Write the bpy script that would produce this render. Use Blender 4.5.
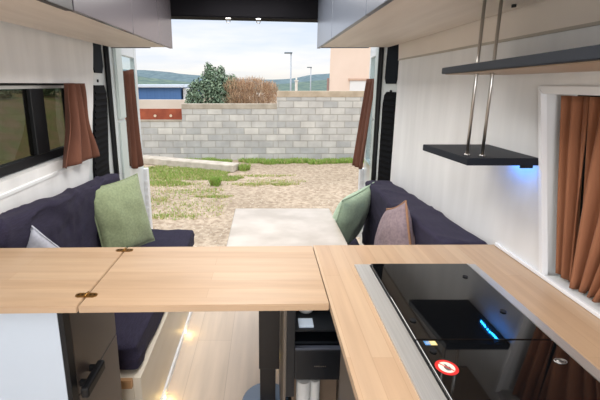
import bpy, bmesh, math, random
from mathutils import Vector, Matrix, noise
random.seed(7)
for o in list(bpy.data.objects): bpy.data.objects.remove(o)
sc = bpy.context.scene
COL = sc.collection
PI = math.pi

def lin(c):
    c = c / 255.0
    return c / 12.92 if c <= .04045 else ((c + .055) / 1.055) ** 2.4
def rgb(r, g, b): return (lin(r), lin(g), lin(b), 1.0)

# ------------------------------------------------------------------ camera
cam_d = bpy.data.cameras.new('camera')
cam = bpy.data.objects.new('camera', cam_d); COL.objects.link(cam)
cam.location = (0, 0, 1.42)
cam.rotation_euler = (PI / 2 - .206, 0, 0)
cam_d.sensor_fit = 'HORIZONTAL'; cam_d.sensor_width = 36
cam_d.lens = 362 / 600 * 36
cam_d.shift_x = 35 / 600; cam_d.shift_y = -40 / 600
cam_d.clip_start = .02; cam_d.clip_end = 2000
sc.camera = cam

# ------------------------------------------------------------------ world: bright overcast sky
w = bpy.data.worlds.new('sky'); sc.world = w; w.use_nodes = True
nt = w.node_tree; nt.nodes.clear()
N = nt.nodes.new; L = nt.links.new
out = N('ShaderNodeOutputWorld'); bg = N('ShaderNodeBackground')
tc = N('ShaderNodeTexCoord'); sep = N('ShaderNodeSeparateXYZ')
L(tc.outputs['Generated'], sep.inputs[0])
ramp = N('ShaderNodeValToRGB'); L(sep.outputs['Z'], ramp.inputs[0])
e = ramp.color_ramp.elements
e[0].position = 0.0; e[0].color = rgb(238, 232, 222)
e[1].position = 1.0; e[1].color = (2.3, 2.4, 2.55, 1)
for p, c in ((.035, rgb(246, 244, 240)), (.09, rgb(233, 239, 248)), (.2, rgb(218, 229, 246)), (.34, (1.0, 1.06, 1.18, 1))):
    x = e.new(p); x.color = c
mp = N('ShaderNodeMapping'); mp.inputs['Scale'].default_value = (2.2, 2.2, 13); L(tc.outputs['Generated'], mp.inputs[0])
nz = N('ShaderNodeTexNoise'); nz.inputs['Scale'].default_value = 1.6; nz.inputs['Detail'].default_value = 5
L(mp.outputs[0], nz.inputs['Vector'])
cr = N('ShaderNodeValToRGB'); L(nz.outputs['Fac'], cr.inputs[0])
cr.color_ramp.elements[0].position = .42; cr.color_ramp.elements[0].color = (.93, .96, 1.0, 1)
cr.color_ramp.elements[1].position = .62; cr.color_ramp.elements[1].color = (1.12, 1.07, 1.02, 1)
mx = N('ShaderNodeMix'); mx.data_type = 'RGBA'; mx.blend_type = 'MULTIPLY'; mx.inputs[0].default_value = 1
L(ramp.outputs[0], mx.inputs[6]); L(cr.outputs[0], mx.inputs[7])
L(mx.outputs[2], bg.inputs[0]); bg.inputs[1].default_value = 1.0
L(bg.outputs[0], out.inputs[0])

# pale sun through thin cloud
sd = bpy.data.lights.new('sun', 'SUN'); sun = bpy.data.objects.new('sun', sd); COL.objects.link(sun)
sd.energy = .8; sd.angle = math.radians(25); sd.color = (1, .96, .9)
sun.rotation_euler = (math.radians(38), math.radians(-18), 0)

def area(name, loc, rot, sx, sy, power, color=(1, 1, 1)):
    d = bpy.data.lights.new(name, 'AREA'); d.shape = 'RECTANGLE'; d.size = sx; d.size_y = sy
    d.energy = power; d.color = color
    o = bpy.data.objects.new(name, d); COL.objects.link(o); o.location = loc; o.rotation_euler = rot
    return o
# unseen area lamps added to brighten the interior from the front and above
area('windscreen_fill', (-.1, -1.95, 1.3), (PI / 2, 0, 0), 1.5, .9, 38, (.96, .98, 1))  # added lamp standing in for daylight from the windscreen side
area('roof_opening_fill', (-.1, .25, 1.93), (0, 0, 0), .6, .6, 9, (1, .98, .95))  # added overhead lamp below an invented roof opening
area('rear_ceiling_fill', (-.1, 1.6, 1.93), (0, 0, 0), .5, 1.2, 17, (1, .97, .93))  # added fill over the benches, no lamp fitting is modelled

vs = sc.view_settings
vs.view_transform = 'Standard'; vs.look = 'None'; vs.exposure = .14; vs.gamma = 1.0; vs.use_curve_mapping = False

# ------------------------------------------------------------------ materials
MATS = {}
def mat(name, col, rough=.6, metal=0, **k):
    if name in MATS: return MATS[name]
    m = bpy.data.materials.new(name); m.use_nodes = True
    t = m.node_tree; b = t.nodes['Principled BSDF']
    b.inputs['Base Color'].default_value = col
    b.inputs['Roughness'].default_value = rough; b.inputs['Metallic'].default_value = metal
    if 'spec' in k: b.inputs['Specular IOR Level'].default_value = k['spec']
    if 'coat' in k: b.inputs['Coat Weight'].default_value = k['coat']; b.inputs['Coat Roughness'].default_value = .05
    if 'emit' in k: b.inputs['Emission Color'].default_value = k['emit']; b.inputs['Emission Strength'].default_value = k.get('es', 1)
    if 'sheen' in k: b.inputs['Sheen Weight'].default_value = k['sheen']
    # colour variation: stretched noise between col and col2
    if 'col2' in k:
        tcn = t.nodes.new('ShaderNodeTexCoord'); mpn = t.nodes.new('ShaderNodeMapping')
        mpn.inputs['Scale'].default_value = k.get('scale', (1, 1, 1))
        t.links.new(tcn.outputs['Object'], mpn.inputs[0])
        n = t.nodes.new('ShaderNodeTexNoise'); n.inputs['Scale'].default_value = k.get('ns', 5)
        n.inputs['Detail'].default_value = k.get('det', 4); t.links.new(mpn.outputs[0], n.inputs['Vector'])
        r = t.nodes.new('ShaderNodeValToRGB'); t.links.new(n.outputs['Fac'], r.inputs[0])
        r.color_ramp.elements[0].position = k.get('p0', .35); r.color_ramp.elements[1].position = k.get('p1', .65)
        r.color_ramp.elements[0].color = col; r.color_ramp.elements[1].color = k['col2']
        t.links.new(r.outputs[0], b.inputs['Base Color'])
        if 'bump' in k:
            bp = t.nodes.new('ShaderNodeBump'); bp.inputs['Strength'].default_value = k['bump']
            bp.inputs['Distance'].default_value = k.get('bd', .01)
            t.links.new(n.outputs['Fac'], bp.inputs['Height']); t.links.new(bp.outputs[0], b.inputs['Normal'])
    MATS[name] = m
    return m

def planks(name, c1, c2, mortar, bw, rh, vec_rot=(0, 0, 0), rough=.45, grain=(30, 2, 2), msize=.003, coat=0, bump=.0, grainamt=.35):
    """boards / blocks / tiles from the Brick texture with a stretched grain on top"""
    m = bpy.data.materials.new(name); m.use_nodes = True; t = m.node_tree; b = t.nodes['Principled BSDF']
    n = t.nodes.new; l = t.links.new
    tcn = n('ShaderNodeTexCoord'); mpn = n('ShaderNodeMapping'); mpn.inputs['Rotation'].default_value = vec_rot
    l(tcn.outputs['Object'], mpn.inputs[0])
    br = n('ShaderNodeTexBrick'); l(mpn.outputs[0], br.inputs[0])
    br.inputs['Color1'].default_value = c1; br.inputs['Color2'].default_value = c2; br.inputs['Mortar'].default_value = mortar
    br.inputs['Scale'].default_value = 1; br.inputs['Mortar Size'].default_value = msize; br.inputs['Mortar Smooth'].default_value = .2
    br.inputs['Brick Width'].default_value = bw; br.inputs['Row Height'].default_value = rh; br.inputs['Bias'].default_value = 0
    br.offset = .5
    m2 = n('ShaderNodeMapping'); m2.inputs['Scale'].default_value = grain; l(mpn.outputs[0], m2.inputs[0])
    nz = n('ShaderNodeTexNoise'); nz.inputs['Scale'].default_value = 1; nz.inputs['Detail'].default_value = 6; l(m2.outputs[0], nz.inputs['Vector'])
    r = n('ShaderNodeValToRGB'); l(nz.outputs['Fac'], r.inputs[0])
    r.color_ramp.elements[0].position = .3; r.color_ramp.elements[0].color = (1 - grainamt, 1 - grainamt, 1 - grainamt, 1)
    r.color_ramp.elements[1].position = .7; r.color_ramp.elements[1].color = (1.04, 1.04, 1.04, 1)
    mx = n('ShaderNodeMix'); mx.data_type = 'RGBA'; mx.blend_type = 'MULTIPLY'; mx.inputs[0].default_value = 1
    l(br.outputs['Color'], mx.inputs[6]); l(r.outputs[0], mx.inputs[7]); l(mx.outputs[2], b.inputs['Base Color'])
    b.inputs['Roughness'].default_value = rough; b.inputs['Coat Weight'].default_value = coat
    if bump:
        bp = n('ShaderNodeBump'); bp.inputs['Strength'].default_value = bump; bp.inputs['Distance'].default_value = .01; bp.invert = True
        l(br.outputs['Fac'], bp.inputs['Height']); l(bp.outputs[0], b.inputs['Normal'])
    MATS[name] = m
    return m

# worktop boards run along x on the peninsula and along y on the long counter
M_wood_x = planks('beech_x', rgb(188, 160, 131), rgb(179, 149, 119), rgb(170, 140, 110), .62, .042, rough=.38, grain=(3, 45, 3), msize=.0006, grainamt=.14, coat=.15)
M_wood_y = planks('beech_y', rgb(190, 162, 133), rgb(181, 150, 120), rgb(170, 140, 110), .62, .042, (0, 0, PI / 2), rough=.38, grain=(3, 45, 3), msize=.0006, grainamt=.14, coat=.15)
M_floor = planks('pale_oak_floor', rgb(222, 203, 183), rgb(214, 194, 172), rgb(196, 176, 155), 1.2, .19, (0, 0, PI / 2), rough=.42, grain=(2, 22, 2), msize=.0015, grainamt=.12)
M_ply = mat('whitewashed_ply', rgb(218, 218, 218), .55, col2=rgb(230, 230, 230), scale=(1, 6, .8), ns=2.2, det=7, p0=.3, p1=.7)
M_ply_tan = mat('pale_ply', rgb(214, 203, 192), .5, col2=rgb(226, 216, 206), scale=(6, .8, 1), ns=2.2, det=7)
M_white = mat('white_paint', rgb(232, 233, 235), .4)
M_vanwhite = mat('white_body_paint', rgb(214, 219, 219), .3, coat=.4)
M_panelwhite = mat('cool_white_laminate', rgb(182, 191, 202), .35)
M_cream = mat('cream_bench_panel', rgb(214, 203, 184), .5, col2=rgb(222, 212, 195), scale=(1, 1, 4), ns=3)
M_black = mat('black_plastic', rgb(11, 12, 15), .5, spec=.3)
M_blackm = mat('matt_black_metal', rgb(26, 24, 26), .35, metal=0)
M_pocket = mat('dark_slate_plastic', rgb(18, 24, 31), .7, spec=.12)
M_lam = mat('dark_grey_laminate', rgb(86, 82, 87), .26, spec=.5)
M_lamR = mat('dark_graphite_laminate', rgb(96, 102, 114), .28, spec=.5)
M_lamB = mat('anthracite_laminate', rgb(58, 50, 46), .35)
M_head = mat('black_trim', rgb(8, 7, 12), .8, spec=.15)
M_navy = mat('navy_canvas', rgb(32, 28, 48), .95, col2=rgb(44, 39, 62), scale=(60, 4, 60), ns=6, det=3, bump=.5, bd=.004)
M_green = mat('sage_linen', rgb(134, 146, 112), .95, col2=rgb(150, 162, 126), scale=(1, 1, 1), ns=90, bump=.3, bd=.002, sheen=.2)
M_green2 = mat('mint_linen', rgb(158, 182, 156), .95, col2=rgb(174, 196, 170), scale=(1, 1, 1), ns=90, bump=.3, bd=.002, sheen=.2)
M_mauve = mat('mauve_linen', rgb(128, 112, 118), .95, col2=rgb(146, 128, 132), ns=90, bump=.3, bd=.002)
M_trimf = mat('tan_fringe', rgb(150, 112, 86), .9)
M_greyf = mat('pale_grey_linen', rgb(168, 170, 182), .95, col2=rgb(182, 184, 194), ns=90)
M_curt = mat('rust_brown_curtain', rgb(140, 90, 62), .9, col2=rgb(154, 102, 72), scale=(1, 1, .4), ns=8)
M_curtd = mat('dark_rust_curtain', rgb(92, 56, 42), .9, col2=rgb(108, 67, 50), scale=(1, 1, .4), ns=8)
M_shelf = mat('graphite_board', rgb(28, 32, 40), .5, spec=.2)
M_shelfu = mat('shelf_underside_ply', rgb(168, 146, 124), .5)
M_steel = mat('brushed_steel', rgb(196, 195, 192), .42, .75, col2=rgb(206, 205, 202), scale=(80, 1, 80), ns=4)
M_chrome = mat('chrome', rgb(190, 188, 185), .28, 1)
M_brass = mat('aged_brass', rgb(150, 112, 60), .38, 1)
M_brassd = mat('brass_screw', rgb(92, 66, 34), .4, 1)
M_hob = mat('black_hob_glass', rgb(8, 9, 11), .035, spec=.9)
M_hobin = mat('hob_seal', rgb(10, 10, 11), .35)
M_table = mat('pale_marbled_tabletop', rgb(178, 169, 158), .3, col2=rgb(203, 195, 186), scale=(1, 1.4, 1), ns=6, det=9, coat=.15)
M_red = mat('sticker_red', rgb(205, 40, 34), .45)
M_stw = mat('sticker_white', rgb(228, 220, 205), .45)
M_stg = mat('sticker_grey', rgb(90, 84, 82), .5)
M_sty = mat('sticker_yellow', rgb(226, 200, 120), .45)
M_stb = mat('sticker_blue', rgb(70, 130, 190), .45)
M_bluedot = mat('blue_led', rgb(20, 120, 180), .5, emit=(.01, .26, 1, 1), es=170)
M_warm = mat('warm_led', rgb(255, 220, 150), .5, emit=(1, .72, .3, 1), es=6)
M_bluegrey = mat('blue_grey_base', rgb(112, 132, 158), .35)
M_drawer = mat('black_drawer', rgb(26, 30, 36), .32)
M_drawtop = mat('slate_edge', rgb(78, 84, 98), .3)
M_cloth = mat('white_cotton', rgb(212, 210, 206), .9)
M_device = mat('pale_blue_plastic', rgb(196, 212, 230), .4)

def glass(name, tint, alpha=.8):
    m = bpy.data.materials.new(name); m.use_nodes = True; t = m.node_tree; t.nodes.clear()
    o = t.nodes.new('ShaderNodeOutputMaterial'); tr = t.nodes.new('ShaderNodeBsdfTransparent'); gl = t.nodes.new('ShaderNodeBsdfGlossy')
    tr.inputs[0].default_value = tint; gl.inputs['Roughness'].default_value = .02
    mx = t.nodes.new('ShaderNodeMixShader'); mx.inputs[0].default_value = alpha
    t.links.new(tr.outputs[0], mx.inputs[1]); t.links.new(gl.outputs[0], mx.inputs[2]); t.links.new(mx.outputs[0], o.inputs[0])
    MATS[name] = m; return m
M_tint = glass('tinted_acrylic', (.42, .42, .38, 1), .05)
M_clear = glass('clear_glass', (.85, .9, .9, 1), .08)

# ------------------------------------------------------------------ mesh helpers
class MB:
    def __init__(s): s.bm = bmesh.new(); s.mats = []
    def mi(s, m):
        if m is None: return 0
        if m not in s.mats: s.mats.append(m)
        return s.mats.index(m)
    def box(s, x0, x1, y0, y1, z0, z1, m=None, bev=0, seg=2, rot=None, piv=None):
        b = bmesh.new(); bmesh.ops.create_cube(b, size=1)
        for v in b.verts:
            v.co = Vector(((x0 + x1) / 2 + v.co.x * (x1 - x0), (y0 + y1) / 2 + v.co.y * (y1 - y0), (z0 + z1) / 2 + v.co.z * (z1 - z0)))
        if bev: bmesh.ops.bevel(b, geom=b.edges[:], offset=bev, segments=seg, affect='EDGES', profile=.5)
        if rot is not None:
            p = Vector(piv) if piv else Vector(((x0 + x1) / 2, (y0 + y1) / 2, (z0 + z1) / 2))
            for v in b.verts: v.co = p + rot @ (v.co - p)
        s.merge(b, m); return s
    def merge(s, b, m=None, smooth=False):
        i = s.mi(m); mp = {}
        for v in b.verts: mp[v] = s.bm.verts.new(v.co)
        for f in b.faces:
            try: nf = s.bm.faces.new([mp[v] for v in f.verts]); nf.material_index = i; nf.smooth = smooth or f.smooth
            except ValueError: pass
        b.free()
    def poly(s, pts, m=None):
        f = s.bm.faces.new([s.bm.verts.new(p) for p in pts]); f.material_index = s.mi(m)
        return s
    def prism(s, pts, d, m=None, bev=0):
        b = bmesh.new(); d = Vector(d)
        vs_ = [b.verts.new(p) for p in pts]; ws = [b.verts.new(Vector(p) + d) for p in pts]; n = len(pts)
        b.faces.new(vs_[::-1]); b.faces.new(ws)
        for i in range(n): b.faces.new([vs_[i], vs_[(i + 1) % n], ws[(i + 1) % n], ws[i]])
        bmesh.ops.recalc_face_normals(b, faces=b.faces[:])
        if bev: bmesh.ops.bevel(b, geom=b.edges[:], offset=bev, segments=2, affect='EDGES')
        s.merge(b, m); return s
    def tube(s, pts, r, m=None, n=12, cap=True):
        pts = [Vector(p) for p in pts]; rings = []; i_ = s.mi(m)
        rr = r if isinstance(r, (list, tuple)) else [r] * len(pts)
        for i, p in enumerate(pts):
            d = (pts[min(i + 1, len(pts) - 1)] - pts[max(i - 1, 0)]).normalized()
            a = Vector((0, 0, 1)) if abs(d.z) < .9 else Vector((1, 0, 0))
            u = d.cross(a).normalized(); v = d.cross(u)
            rings.append([s.bm.verts.new(p + rr[i] * (math.cos(2 * PI * k / n) * u + math.sin(2 * PI * k / n) * v)) for k in range(n)])
        for a, b in zip(rings, rings[1:]):
            for k in range(n):
                f = s.bm.faces.new([a[k], a[(k + 1) % n], b[(k + 1) % n], b[k]]); f.smooth = True; f.material_index = i_
        if cap:
            for q in (rings[0][::-1], rings[-1]): f = s.bm.faces.new(q); f.material_index = i_
        return s
    def disc(s, c, rx, ry, h, m=None, n=28, rot=None):
        pts = [Vector((rx * math.cos(2 * PI * k / n), ry * math.sin(2 * PI * k / n), 0)) for k in range(n)]
        if rot is not None: pts = [rot @ p for p in pts]; d = rot @ Vector((0, 0, h))
        else: d = Vector((0, 0, h))
        return s.prism([Vector(c) + p for p in pts], d, m)
    def build(s, name, m=None, parent=None, base=None, smooth=False):
        bmesh.ops.recalc_face_normals(s.bm, faces=s.bm.faces[:])
        off = Vector(base) if base else (Vector(parent['_w']) if parent is not None else Vector((0, 0, 0)))
        for v in s.bm.verts: v.co -= off
        me = bpy.data.meshes.new(name); s.bm.to_mesh(me); s.bm.free()
        if m: me.materials.append(m)
        else:
            for q in s.mats: me.materials.append(q)
        if smooth:
            for p in me.polygons: p.use_smooth = True
        o = bpy.data.objects.new(name, me); COL.objects.link(o)
        if parent is not None: o.parent = parent; o['_w'] = list(off)
        else: o.location = off; o['_w'] = list(off)
        return o
def thing(name, label, cat, loc, group=None):
    o = bpy.data.objects.new(name, None); COL.objects.link(o); o.location = loc; o['_w'] = list(loc)
    o.empty_display_size = .05
    return tag(o, label, cat, group)
def tag(o, label, cat, group=None, kind=None):
    o['label'] = label; o['category'] = cat
    if group: o['group'] = group
    if kind: o['kind'] = kind
    return o
def struct(o, label=None, cat=None):
    o['kind'] = 'structure'
    if label: o['label'] = label; o['category'] = cat
    return o

# ------------------------------------------------------------------ the van shell
XL, XR = -.95, .765        # faces of the two lined walls
b = MB(); b.box(-1.05, .9, -2.0, 2.4, -.06, 0)
struct(b.build('floor', M_floor), 'pale oak plank floor running down the van', 'floor')
b = MB(); b.box(-1.0, .85, .55, 2.295, 1.95, 2.0); b.box(-1.0, .85, -2.0, -.05, 1.95, 2.0)
b.box(-1.0, -.4, -.05, .55, 1.95, 2.0); b.box(.2, .85, -.05, .55, 1.95, 2.0)  # boards leave an unseen roof opening, added to let more sky in
struct(b.build('ceiling', M_ply), 'pale plywood van ceiling', 'ceiling')
# left wall: ply panels round the window, thick enough to show its reveal, upper part leaning in
def slab(b, prof, y0, y1, th, side):
    for (xa, za), (xb, zb) in zip(prof, prof[1:]):
        b.prism([(xa, y0, za), (xb, y0, zb), (xb + side * th, y0, zb), (xa + side * th, y0, za)], (0, y1 - y0, 0))
LP_low = [(XL, 0), (XL, 1.075)]; LP_up = [(XL, 1.425), (XL, 1.70)]; LP_lean = [(XL, 1.70), (-.93, 1.77), (-.88, 1.86), (-.8, 1.95)]
b = MB()
slab(b, LP_low, -.35, 1.87, .09, -1); slab(b, LP_up, -.35, 1.87, .09, -1)
b.prism([(XL, 1.87, 0), (XL, 1.875, 0), (XL, 1.885, .9), (XL, 2.02, 1.3), (XL, 2.085, 1.62), (XL, 2.085, 1.7), (XL, 1.87, 1.7)], (-.03, 0, 0)); slab(b, [(XL, 1.075), (XL, 1.425)], -.35, .35, .09, -1)
struct(b.build('wall_left', M_ply), 'whitewashed plywood left side wall of the van', 'wall')
b = MB(); slab(b, LP_lean, -.35, 1.87, .09, -1)
struct(b.build('trim_11', M_ply), 'leaning ply strip at the top of the left wall', 'trim')
b = MB()
slab(b, [(XR, 0), (XR, .885)], -2, 2.14, .1, 1)
slab(b, [(XR, 1.4), (XR, 1.56)], -2, 2.14, .1, 1)
b.prism([(XR, .915, .885), (XR, 2.14, .885), (XR, 2.14, 1.4), (XR, 1.02, 1.4)], (.1, 0, 0)); slab(b, [(XR, .885), (XR, 1.4)], -2, -.15, .1, 1)
struct(b.build('wall_right', M_ply), 'whitewashed plywood right side wall of the van', 'wall')
b = MB(); slab(b, [(XR - .004, 1.56), (.755, 1.7), (.72, 1.82), (.62, 1.95)], -2, 2.14, .09, 1)
struct(b.build('wall_right_upper', M_ply_tan), 'tan plywood strip above the right wall panel', 'wall').name = 'trim_1'
b = MB(); b.box(XR - .006, XR + .002, -2, 2.14, 1.553, 1.561)
struct(b.build('trim_2', mat('tan_batten', rgb(176, 168, 156), .6)), 'thin seam batten along the right wall', 'trim')  # batten over the panel joint in its own tan tone
# a thin ledge under the left window
b = MB(); b.prism([(XL, .35, 1.018), (XL + .005, .35, 1.018), (XL + .006, .35, 1.03), (XL, .35, 1.034)], (0, 1.53, 0))
struct(b.build('trim_3', M_white), 'white rail along the left wall below the window', 'trim')
# cab bulkhead at the very front with the windscreen opening
b = MB(); b.box(-1.0, .85, -2.06, -2.0, 0, .8); b.box(-1.0, .85, -2.06, -2.0, 1.8, 2.0)
struct(b.build('wall_front', M_lam), 'cab front under the windscreen', 'wall')

# rear header over the doorway
b = MB(); b.prism([(-1.05, 2.3, 1.832), (.86, 2.3, 1.79), (.86, 2.3, 2.0), (-1.05, 2.3, 2.0)], (0, .12, 0), bev=.006)
hd = struct(b.build('trim_4', M_head), 'black header trim above the rear doorway', 'trim')
for x in (-.222, -.04):
    b = MB(); b.box(x - .016, x + .016, 2.31, 2.328, 1.80 - x * .02, 1.816 - x * .02, bev=.002)
    q = 1.792 - x * .02; b.tube([(x - .011, 2.32, q + .01), (x - .011, 2.312, q - .004), (x - .008, 2.308, q - .012), (x + .008, 2.308, q - .012), (x + .011, 2.312, q - .004), (x + .011, 2.32, q + .01)], .0025, n=8)
    b.build('door_latch', M_chrome, hd)

# rear pillars with ribbed vents, dark pockets and rubber seals
def pillar(s, name, xi, xo, xs, lab):
    # s=-1 left, +1 right. xo: at wall end (y=1.97..), xi: doorway edge
    yw = 1.965 if s < 0 else 2.15
    root = bpy.data.objects.new(name, None); COL.objects.link(root); root.location = (xo, 2.2, 0); root['_w'] = [xo, 2.2, 0]
    struct(root, lab, 'pillar')
    # panel runs from wall end (xo, yw) to doorway (xi, 2.33)
    a = Vector((xo, yw, 0)); c = Vector((xi, 2.33, 0)); d = (c - a); ln = d.length; u = d / ln; nrm = Vector((-u.y, u.x, 0))
    if nrm.x * s > 0: nrm = -nrm        # towards the inside
    def q(t, h, off): p = a + u * (t * ln) + nrm * off; return (p.x, p.y, h)
    t0 = -.03 if s > 0 else -.2
    b = MB(); b.prism([q(t0, 0, 0), q(1, 0, 0), q(1, 0, -.06), q(t0, 0, -.06)], (0, 0, 1.95))
    b.build('pillar_body', M_vanwhite, root)
    up = .14 if s < 0 else .078; uv = .145 if s < 0 else .1
    b = MB()      # upper pocket, rounded corners at the bottom
    V = ((.04, .04, .74, .8),)
    pts = [(.42, 1.52), (.46, 1.485), (.8, 1.485), (.87, 1.53), (.85, 1.62), (.83, 1.78), (.4, 1.78)] if s < 0 else [(.16, 1.38 + up), (.22, 1.345 + up), (.72, 1.345 + up), (.8, 1.38 + up), (.76, 1.62), (.74, 1.78), (.2, 1.78)]
    b.prism([q(t, h, .001) for t, h in pts], nrm * .006); b.build('dark_pocket', M_pocket, root)
    b = MB(); p = Vector(q(.45 if s > 0 else .58, 1.30 + up, .0)); b.tube([p, p + nrm * .006], .009, n=12); b.build('fixing_screw', M_black, root)
    # ribbed vent with a frame
    b = MB(); pts = [(.0, .4), (.02, .95), (.28, 1.3), (.31, 1.39), (.38, 1.415), (.8, 1.415), (.88, 1.37), (.87, 1.28), (.70, .95), (.66, .4)] if s < 0 else [(.04, .4), (.04, 1.22 + uv), (.1, 1.262 + uv), (.2, 1.275 + uv), (.62, 1.275 + uv), (.74, 1.255 + uv), (.8, 1.2 + uv), (.8, .4)]
    b.prism([q(t, h, .001) for t, h in pts], nrm * .010)
    for k in range(27 + (s < 0)):
        z = .42 + k * .035
        ta = .1 if s > 0 else (.05 + max(0, z - .95) * .72); tb = .72 if s > 0 else min(.84, .66 + max(0, z - .95) * .5)
        b.prism([q(ta, z, .010), q(ta, z + .022, .010), q(ta, z + .003, .017)], u * (ln * (tb - ta)))
    b.build('ribbed_vent', mat('matt_black_vent', rgb(9, 10, 13), .8, spec=.12), root)
    # rubber seal of the doorway, curved in at the top
    b = MB(); pts = []
    for i in range(9):
        t = i / 8; z = .1 + 1.7 * t
        lean = 0
        pts.append((xs - s * lean, 2.335, z))
    b.tube(pts, .016, n=10); b.build('rubber_seal', M_black, root)
    return root
pillar(-1, 'trim_5', -1.0, -.965, -.985, 'white left rear pillar with black ribbed vent')
pillar(1, 'trim_6', .735, .79, .722, 'white right rear pillar with black ribbed vent')

# rear doors, swung open and pointing back from the van
def rear_door(name, s, hx, ex, lab, y0=2.42, y1=3.0):
    root = bpy.data.objects.new(name, None); COL.objects.link(root); root.location = (hx, y0, -.1); root['_w'] = [hx, y0, -.1]
    struct(root, lab, 'door')
    def q(t, off, z): return (hx + (ex - hx) * t + s * off, y0 + (y1 - y0) * t, z)
    th = .035
    def cell(b, t0, t1, z0, z1, bev=.004): b.prism([q(t0, 0, z0), q(t1, 0, z0), q(t1, th, z0), q(t0, th, z0)], (0, 0, z1 - z0), bev=bev)
    b = MB(); cell(b, 0, 1, -.1, .82); cell(b, 0, .3, .82, 1.76); cell(b, .88, 1, .82, 1.76); cell(b, .3, .88, 1.62, 1.76)
    b.build('door_panel', M_vanwhite, root)
    b = MB()   # raised hinge side casing, in two lengths with a step between them
    b.prism([q(.02, -.02, 1.19), q(.24, -.02, 1.19), q(.24, 0, 1.19), q(.02, 0, 1.19)], (0, 0, .56), bev=.004)
    b.prism([q(.02, -.012, .3), q(.26, -.012, .3), q(.26, 0, .3), q(.02, 0, .3)], (0, 0, .87), bev=.004)
    b.build('inner_casing', mat('pale_grey_green_plastic', rgb(196, 206, 202), .4), root)
    b = MB(); cell(b, .3, .88, .82, 1.62, 0); b.build('door_glass', M_clear, root)
    b = MB(); b.box(min(q(.96, -.03, 0)[0], q(1.02, .03, 0)[0]), max(q(.96, -.03, 0)[0], q(1.02, .03, 0)[0]), y1 - .02, y1 + .03, .1, .72, bev=.004)
    for k in range(8): b.box(q(1, 0, 0)[0] - .032, q(1, 0, 0)[0] + .032, y1 - .026, y1 - .018, .18 + k * .06, .2 + k * .06)
    b.build('latch_edge', M_white, root)
    return root
rear_door('door_1', -1, -.985, -1.03, 'open white left rear door seen nearly edge on')
rear_door('door_2', 1, .752, .84, 'open white right rear door seen nearly edge on')

# side windows
def window(name, lab, s, x, y0, y1, z0, z1, bars, glassm, fr=.022, thick=.03):
    root = bpy.data.objects.new(name, None); COL.objects.link(root); root.location = (x, (y0 + y1) / 2, z0); root['_w'] = [x, (y0 + y1) / 2, z0]
    struct(root, lab, 'window')
    xa, xb = sorted((x, x + s * thick))
    b = MB(); b.box(xa, xb, y0, y1, z0, z0 + fr * 1.3, bev=.003); b.box(xa, xb, y0, y1, z1 - fr, z1, bev=.003)
    b.box(xa, xb, y0, y0 + fr, z0 + fr * 1.3, z1 - fr, bev=.003); b.box(xa, xb, y1 - fr, y1, z0 + fr * 1.3, z1 - fr, bev=.003)
    for (ya, yb) in bars: b.box(xa - .004, xb + .004, ya, yb, z0 + fr * 1.3, z1 - fr, bev=.003)
    b.build('window_frame', M_black, root)
    edges = [y0 + fr] + [v for p in bars for v in p] + [y1 - fr]
    for i in range(0, len(edges), 2):
        b = MB(); b.box((xa + xb) / 2 - .002, (xa + xb) / 2 + .002, edges[i], edges[i + 1], z0 + fr * 1.3, z1 - fr)
        b.build('window_pane', glassm, root)
    return root
window('window_1', 'black framed sliding window in the left wall', -1, -.985, .36, 1.86, 1.08, 1.432, [(1.54, 1.63)], M_tint, fr=.03)
window('window_2', 'black framed window in the right wall behind brown curtains', 1, .845, -.14, .995, .89, 1.40, [(.28, .33)], M_tint, fr=.05)
b = MB(); b.box(XL - .055, XL - .03, .36, 1.86, 1.402, 1.415)
struct(b.build('trim_7', M_steel), 'pale rail along the top of the left window', 'trim')
# white frame round the right window opening and its sill
b = MB(); b.prism([(XR - .008, .903, .905), (XR - .008, .915, .905), (XR - .008, 1.023, 1.412), (XR - .008, 1.01, 1.398)], (.016, 0, 0)); b.prism([(XR - .008, -.15, 1.395), (XR - .008, 1.003, 1.395), (XR - .008, 1.025, 1.415), (XR - .008, -.15, 1.415)], (.016, 0, 0))
struct(b.build('trim_8', M_white), 'white frame round the right window opening', 'trim')
b = MB(); b.box(XR - .004, XR + .08, -.15, .90, .9, .912, bev=.003)
struct(b.build('trim_9', mat('white_sill', rgb(216, 220, 220), .4)), 'white sill under the right window', 'trim')
b = MB(); b.box(XR - .01, XR - .0005, -.15, 1.11, .901, .912, bev=.002)
struct(b.build('trim_10', M_white), 'white sealing strip where the counter meets the right wall', 'trim')

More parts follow.
